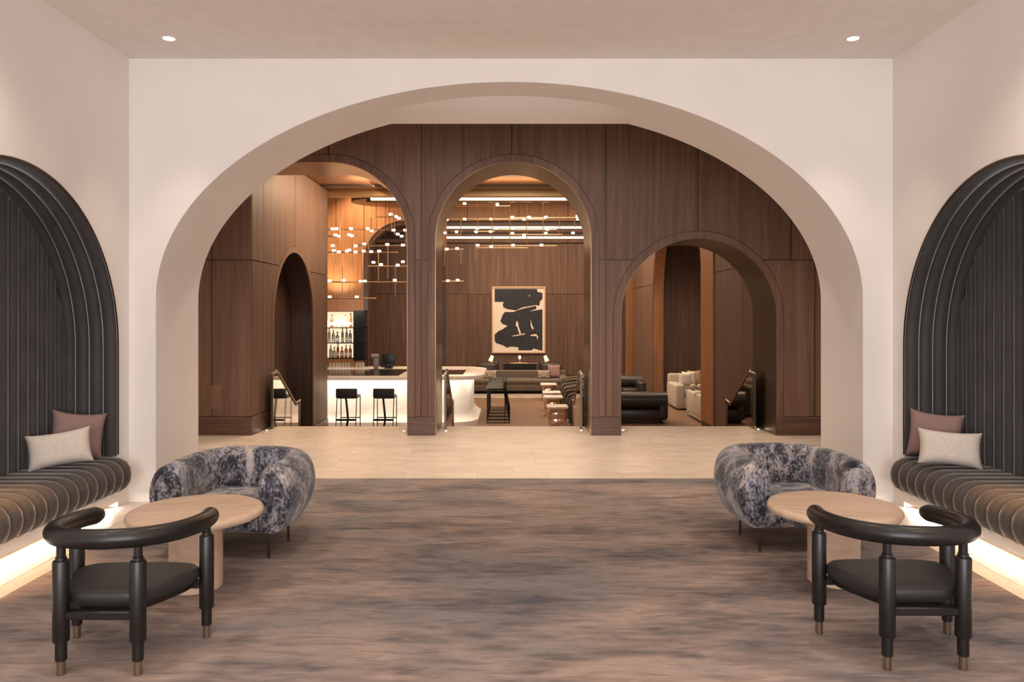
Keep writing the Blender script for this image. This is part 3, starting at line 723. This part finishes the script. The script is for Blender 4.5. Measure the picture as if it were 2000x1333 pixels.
# ------------------------------------------------------------------ chandeliers
def chandelier(label, bars, vert, cubes, dfun, s, ox, oy, hang):
    t = thing('chandelier', label, 'chandelier', (0, 0, 0), 0, 'brass grid chandeliers')
    def Q(cx, cy): px, py = ox+cx/s, oy+cy/s; return P(px, py, dfun(px, py))
    for (x0, x1, y) in bars:
        a = Q(x0, y); b_ = Q(x1, y); b_ = (b_[0], a[1]+.0, a[2]); G().tube([a, b_], .013, 8).obj('cross_bar', 'brass', t)
    for (x, y0, y1) in vert:
        a = Q(x, y0); b_ = Q(x, y1); d = (a[1]+b_[1])/2; a = P(ox+x/s, oy+y0/s, d); b_ = P(ox+x/s, oy+y1/s, d)
        G().tube([a, (a[0], a[1], b_[2])], .010, 8).obj('drop_rod', 'brass', t)
    me = G().rbox(-.036, .036, -.025, .025, -.024, .024, .005, 1).mesh('light_cube', 'lamp_cube')
    for (x, y) in cubes: link('light_cube', me, t, Q(x, y))
    for (x, y) in hang: a = Q(x, y); G().tube([a, (a[0], a[1], 5.6)], .005, 6).obj('cable', 'steel_dark', t)
rnd = random.Random(3)
dA = lambda px, py: 16.6+((int(py*.31)) % 4)*.32
chandelier('brass grid chandelier with glowing cubes hanging above the bar',
    [(-40, 720, 662), (-60, 300, 720), (390, 1000, 800), (-40, 790, 857), (525, 990, 978), (-60, 980, 1116), (-60, 600, 1258), (600, 990, 552)],
    [(283, 560, 760), (405, 680, 940), (530, 680, 830), (618, 860, 1105), (700, 790, 1085), (765, 980, 1245), (305, 980, 1260), (475, 980, 1250), (222, 860, 975), (250, 800, 960), (363, 890, 975), (555, 560, 700), (730, 520, 680), (755, 540, 700), (855, 650, 800)],
    [(220, 655), (255, 652), (380, 652), (525, 652), (560, 672), (750, 665), (850, 665), (222, 800), (495, 785), (490, 848), (555, 852), (625, 848), (420, 855), (345, 848), (365, 838), (275, 855), (230, 842), (575, 945), (640, 965), (785, 970), (830, 940), (695, 790), (830, 795), (500, 1108), (195, 1105), (760, 1100), (313, 1102), (465, 1110), (195, 1245), (430, 1246), (770, 548), (795, 562), (725, 528), (785, 700), (245, 708), (275, 718), (365, 705), (388, 714), (820, 718), (420, 802)],
    dA, 4.443, 600, 300, [(600, 660), (680, 800), (712, 662), (250, 662)])
dB = lambda px, py: 17.4+((int(py*.23)) % 5)*.35
chandelier('brass grid chandelier with glowing cubes seen through the central walnut arch',
    [(205, 560, 440), (205, 690, 458), (140, 1000, 570), (690, 1290, 560), (540, 1100, 663), (380, 560, 680), (120, 270, 702), (690, 1150, 706), (400, 1100, 805), (400, 850, 822), (60, 290, 834), (60, 290, 1111)],
    [(268, 395, 700), (415, 430, 650), (558, 400, 560), (541, 560, 940), (692, 395, 810), (838, 445, 940), (980, 395, 730), (1125, 510, 730), (1255, 500, 640), (392, 770, 940), (408, 790, 955), (125, 840, 980), (266, 830, 960)],
    [(300, 435), (585, 447), (300, 570), (530, 570), (715, 553), (860, 553), (1005, 553), (815, 572), (1283, 570), (1278, 545), (410, 650), (570, 650), (720, 648), (1015, 660), (525, 678), (230, 680), (715, 692), (1005, 692), (1240, 690), (815, 708), (413, 797), (530, 808), (720, 797), (967, 795), (145, 830), (235, 825), (155, 1105), (240, 1100), (145, 576), (400, 680), (130, 690)],
    dB, 4.444, 840, 300, [(690, 440), (770, 570), (835, 570), (415, 458)])

# ------------------------------------------------------------------ lounge beyond
t = thing('painting', 'large framed black and cream abstract painting on the far walnut wall', 'painting', (0, 0, 0))
def pp(cx, cy): q = P(930+cx/6.665, 540+cy/6.665, DF-.05); return (q[0], q[2])
x0, z1 = pp(202, 133); x1, z0 = pp(903, 1003)
G().box(x0+.03, x1-.03, DF-.045, DF-.003, z0+.03, z1-.03).obj('canvas', 'canvas', t)
for a, b_, c, d in ((x0, x1, z1-.05, z1), (x0, x1, z0, z0+.05), (x0, x0+.05, z0+.05, z1-.05), (x1-.05, x1, z0+.05, z1-.05)):
    G().rbox(a, b_, DF-.075, DF-.002, c, d, .004, 1).obj('frame_rail', 'frame_wood', t)
SA_ = [(240,165),(790,165),(800,205),(863,215),(863,300),(835,320),(820,385),(780,375),(600,405),(520,445),(410,430),(355,405),(345,370),(360,335),(240,333)]
SB_ = [(520,450),(610,420),(780,385),(785,425),(690,455),(863,430),(863,970),(830,965),(750,940),(720,965),(550,965),(550,925),(460,915),(400,930),(350,900),(260,870),(240,840),(240,760),(290,715),(345,690),(410,645),(340,620),(315,585),(345,500),(375,465),(490,465)]
for s_ in (SA_, SB_): G().prism([pp(*q) for q in s_], 'xz', DF-.048, DF-.044).obj('brushstroke', 'paint_black', t)
for s_ in ([(525,580),(545,600),(552,650),(582,740),(570,765),(553,720),(535,660),(515,640)], [(708,560),(722,620),(748,680),(735,697),(710,650)], [(700,768),(780,750),(808,790),(800,822),(783,778),(720,780)], [(470,775),(635,743),(637,756),(480,784)], [(690,240),(700,240),(700,262),(690,262)]):
    G().prism([pp(*q) for q in s_], 'xz', DF-.050, DF-.0478).obj('brushstroke', 'canvas', t)
spot('picture_light', (.1, 23.6, 5.4), (.1, 25.4, 1.4), 90, WARM, 45)

rg = G().rbox(-1.6, 3.4, 21.2, 23.7, LOW+.001, LOW+.015, .005, 1).obj('lounge_rug', 'rug_grey')
tag(rg, 'pale grey rug under the far lounge sofa', 'rug')
def sofa(name, label, loc, rz, w_, d_, m, seat=.42, back=.66, arm=.18, armh=.56, legs=True, n=3, roll=False):
    t = thing(name, label, 'sofa', loc, rz)
    zb_ = .08 if legs else .03; G().rbox(-w_/2+.02, w_/2-.02, -d_/2+.015, d_/2-.015, zb_, seat-.12, .03, 2).obj('base', m, t)
    sw = (w_-2*arm)/n
    for k in range(n):
        xa = -w_/2+arm+sw*k
        G().rbox(xa+.004, xa+sw-.004, -d_/2, d_/2-.2, seat-.13, seat, .04, 3).obj('seat_cushion', m, t)
    if roll: G().tube([(-w_/2+.02, d_/2-.12, back-.15), (w_/2-.02, d_/2-.12, back-.15)], .17, 20).obj('back_roll', m, t)
    else: G().rbox(-w_/2+.012, w_/2-.012, d_/2-.22, d_/2-.006, .1, back, .05, 3).obj('backrest', m, t)
    for s in (-1, 1):
        if arm: G().rbox(min(s*w_/2, s*(w_/2-arm)), max(s*w_/2, s*(w_/2-arm)), -d_/2, d_/2, zb_+.01, armh, .06, 4).obj('arm', m, t)
        for y_ in (-d_/2+.1, d_/2-.1): G().box(s*(w_/2-.16)-.04, s*(w_/2-.12)+.04, y_-.04, y_+.04, 0.002, .09).obj('leg', 'black_metal', t)
    return t
Z15 = LOW+.0155
sofa('lounge_sofa', 'long taupe sofa under the abstract painting in the far lounge', (.2, 22.75, Z15), 0, 2.9, 1.0, 'sofa_taupe', .41, .63, .2, .5)
def far_pillow(label, m, px, py, d, w_, h_, rz=0):
    p = P(px, py, d); o = pillow('lounge_cushion', label, m, w_, h_, p, R(-12), 0, rz); return o
far_pillow('chevron patterned cushion at the bar end of the far taupe sofa', 'weave_check', 958, 733, 22.7, .42, .28)
far_pillow('chevron patterned cushion at the right end of the far taupe sofa', 'weave_check', 1062, 733, 22.7, .42, .28)
far_pillow('dark mauve square cushion behind the right chevron cushion', 'linen_mauve', 1082, 726, 22.93, .40, .42)
# dark chest behind the sofa with a pair of leather chairs and lamps
t = thing('console_table', 'long dark lacquered console table behind the far sofa', 'table', (.28, 24.35, LOW))
G().rbox(-.56, .56, -.2, .2, .76, .80, .008, 1).obj('top', 'rose_mirror', t); G().rbox(-.52, .52, -.17, .19, .05, .76, .01, 1).obj('cabinet', 'bar_inset', t); G().box(-.5, .5, -.15, .17, .001, .05).obj('plinth', 'black_metal', t)
t = thing('table_lamp', 'small glowing lamp on the console below the painting', 'lamp', (P(1015, 0, 24.35)[0], 24.40, LOW+.8005))
G().lathe([(.001, 0), (.05, 0), (.05, .012), (.012, .02), (.012, .12), (.001, .12)], seg=16).obj('base', 'brass', t); G().lathe([(.02, .10), (.035, .12), (.03, .2), (.001, .21)], seg=16).obj('bulb', 'lamp_cube', t)
for s, wd in ((-1, 'left'), (1, 'right')):
    t = thing('leather_chair', f'dark leather armchair on the {wd} of the console table', 'armchair', (.25+s*1.0, 24.15, LOW), R(-90)*s*-1)
    G().rbox(-.3, .3, -.32, .3, .12, .44, .05, 3).obj('seat', 'leather_dark', t)
    G().rbox(-.32, .32, .22, .36, .14, .84, .05, 3).obj('backrest', 'leather_dark', t)
    for q in (-1, 1):
        G().rbox(q*.33-.05, q*.33+.05, -.32, .3, .14, .78, .04, 3).obj('arm', 'leather_dark', t)
        for y_ in (-.26, .28): G().box(q*.28-.02, q*.28+.02, y_-.02, y_+.02, .002, .14).obj('leg', 'brass', t)
    t = thing('wall_lamp', f'slanted glowing lamp shade on the {wd} of the console below the painting', 'lamp', (P(1013+s*53, 0, 24.9)[0], 24.9, LOW))
    G().lathe([(.001, .001), (.11, .001), (.11, .02), (.01, .03), (.01, .88), (.001, .88)], seg=16).obj('stand', 'brass', t)
    G().tube([(s*-.03, 0, .98), (s*.04, 0, .80)], [.05, .075], 14).obj('shade', 'led_shelf', t)

# mirrored side tables
def side_table(loc, label):
    t = thing('side_table', label, 'side table', loc, 0, 'marble topped side tables')
    G().rbox(-.22, .22, -.22, .22, .40, .45, .02, 3).obj('table_top', 'marble', t)
    g = G(); n = 16; rs = []                     # polished square base with dished, rippling faces
    for q in range(n+1):
        z = .002+.396*q/n; v = q/n*2-1; ring = []
        for a in range(64):
            th_ = 2*PI*a/64; cx = math.copysign(abs(math.cos(th_))**.22, math.cos(th_)); cy = math.copysign(abs(math.sin(th_))**.22, math.sin(th_))
            u = min(abs(cx), abs(cy)); rr = math.sqrt(u*u+v*v); k_ = .185-.022*math.cos(min(rr, 1.2)*7.5)*(1-min(rr/1.2, 1))
            ring.append((cx*k_, cy*k_, z))
        rs.append(ring)
    g.rings(rs).obj('mirror_base', 'rose_mirror', t, 60)
for k, (x, d) in enumerate(((.955, 15.9), (.97, 17.72), (.99, 18.72), (1.02, 20.85))):
    side_table((x, d, LOW), 'marble topped side table on a polished metal mirror base, '+('nearest to', 'second nearest to', 'third from', 'farthest from')[k]+' the steps')
tag_t = None
# olive tub chairs in a row, facing the bar
def lounge_chair(loc, label, rz):
    t = thing('lounge_chair', label, 'armchair', loc, rz, 'olive lounge chairs')
    G().rbox(-.26, .26, -.33, .24, .10, .42, .05, 3).obj('seat', 'chair_olive', t)
    G().rbox(-.34, .34, .20, .36, .10, .74, .07, 4).obj('backrest', 'chair_olive', t)
    for s in (-1, 1):
        a = G().prism([(-.35, .06), (-.35, .46)]+[(-.25+.1*math.cos(q), .50+.1*math.sin(q)) for q in [R(180-18*i) for i in range(6)]]+[(.2, .66), (.32, .70), (.32, .06)], 'yz', s*.26, s*.36).obj('arm', 'chair_olive', t)
        c = [(s*.31, -.352, .07), (s*.31, -.352, .46)]+[(s*.31, -.25+.105*math.cos(q), .50+.105*math.sin(q)) for q in [R(170-20*i) for i in range(5)]]+[(s*.31, .2, .668)]
        G().tube(c, .022, 8).obj('piping', 'chair_piping', a)
        for y_ in (-.28, .28): G().box(s*.3-.02, s*.3+.02, y_-.02, y_+.02, .002, .1).obj('leg', 'black_metal', t)
for k, (x, d) in enumerate(((1.58, 16.35), (1.58, 17.75), (1.62, 18.75), (1.72, 20.4))):
    lounge_chair((x, d, LOW), 'olive armchair with pale edge piping, '+('nearest', 'second nearest', 'third nearest', 'farthest')[k]+' of the row beside the marble side tables', R(-90))
# dark leather sofas through the right arch
sofa('leather_sofa', 'black leather sofa with rolled back seen from behind through the lower right arch', (2.74, 16.75, LOW), R(180), 1.22, .85, 'leather_dark', .42, .66, .20, .62, True, 2, True)
sofa('leather_sofa', 'dark leather sofa facing the nearer leather sofa, farther back through the lower right arch', (2.86, 20.0, LOW), 0, 1.2, .85, 'leather_dark', .42, .70, .2, .60, True, 2, True)
t = thing('round_stool', 'small round beige ottoman between the two leather sofas', 'ottoman', (P(1245, 0, 18.2)[0], 18.2, LOW))
G().lathe([(.001, .02), (.17, .02), (.20, .06), (.21, .25), (.20, .42), (.17, .46), (.001, .47)], seg=28).obj('cushion', 'sofa_cream', t); G().lathe([(.001, .001), (.16, .001), (.16, .03), (.001, .03)], seg=24).obj('foot', 'black_metal', t)
# cream sofas inside the colonnade alcove
s1 = sofa('cream_sofa', 'cream fabric sofa with scatter cushions, the farther one inside the right colonnade', (5.0, 19.2, LOW), 0, 2.0, 1.1, 'sofa_cream', .42, .82, .24, .62, False, 2)
s2 = sofa('cream_sofa', 'cream fabric sofa with rounded cushions, the nearer one inside the right colonnade', (4.52, 16.9, LOW), R(90), 1.7, .95, 'sofa_cream', .42, .60, .22, .58, False, 2)
for (px, py, d, m, wd) in ((1338, 742, 18.95, 'linen_cream', 'cream'), (1345, 739, 19.17, 'label_paper', 'ivory'), (1356, 737, 19.38, 'frame_wood', 'peach')):
    o = pillow('scatter_cushion', f'{wd} scatter cushion on the farther cream sofa', m, .34, .34, P(px, py, d), R(-12), 0, R(6))
for px, wd in ((1354, 'left'), (1367, 'right')):
    o = tag(G().cushion(.145, .145, .15, (0, 0, 0), .9, .9).obj('bolster', 'sofa_cream'), f'round cream ball cushion on the nearer cream sofa, {wd} of the pair', 'cushion', 'ball cushions')
    o.location = P(px, 757, 16.95)
spot('alcove_uplight', (3.55, 19.4, LOW+.1), (3.75, 19.4, 2.5), 40, AMBER, 60, .8, .03)
for yy in (15.4, 17.7, 20.6):
    spot('colonnade_lamp', (3.3, yy, 4.6), (4.3, yy+1.0, .4), 110, (1.0, .76, .52), 70)
spot('alcove_sofa_lamp', (4.6, 17.0, 5.3), (4.7, 17.8, 0), 260, (1.0, .78, .58), 95)
for x in (-5.6, -4.4): spot('back_bar_uplight', (x, 18.9, 2.1), (x+.1, 19.6, 4.2), 120, (1.0, .70, .42), 130)
spot('back_bar_down', (-3.9, 18.6, 5.3), (-3.8, 19.5, 1.8), 420, (1.0, .72, .45), 90)
spot('lounge_down', (.9, 21.0, 5.3), (.9, 21.8, LOW), 220, WARM, 90)
spot('lounge_down', (.6, 17.8, 5.3), (.8, 17.6, LOW), 170, WARM, 80)
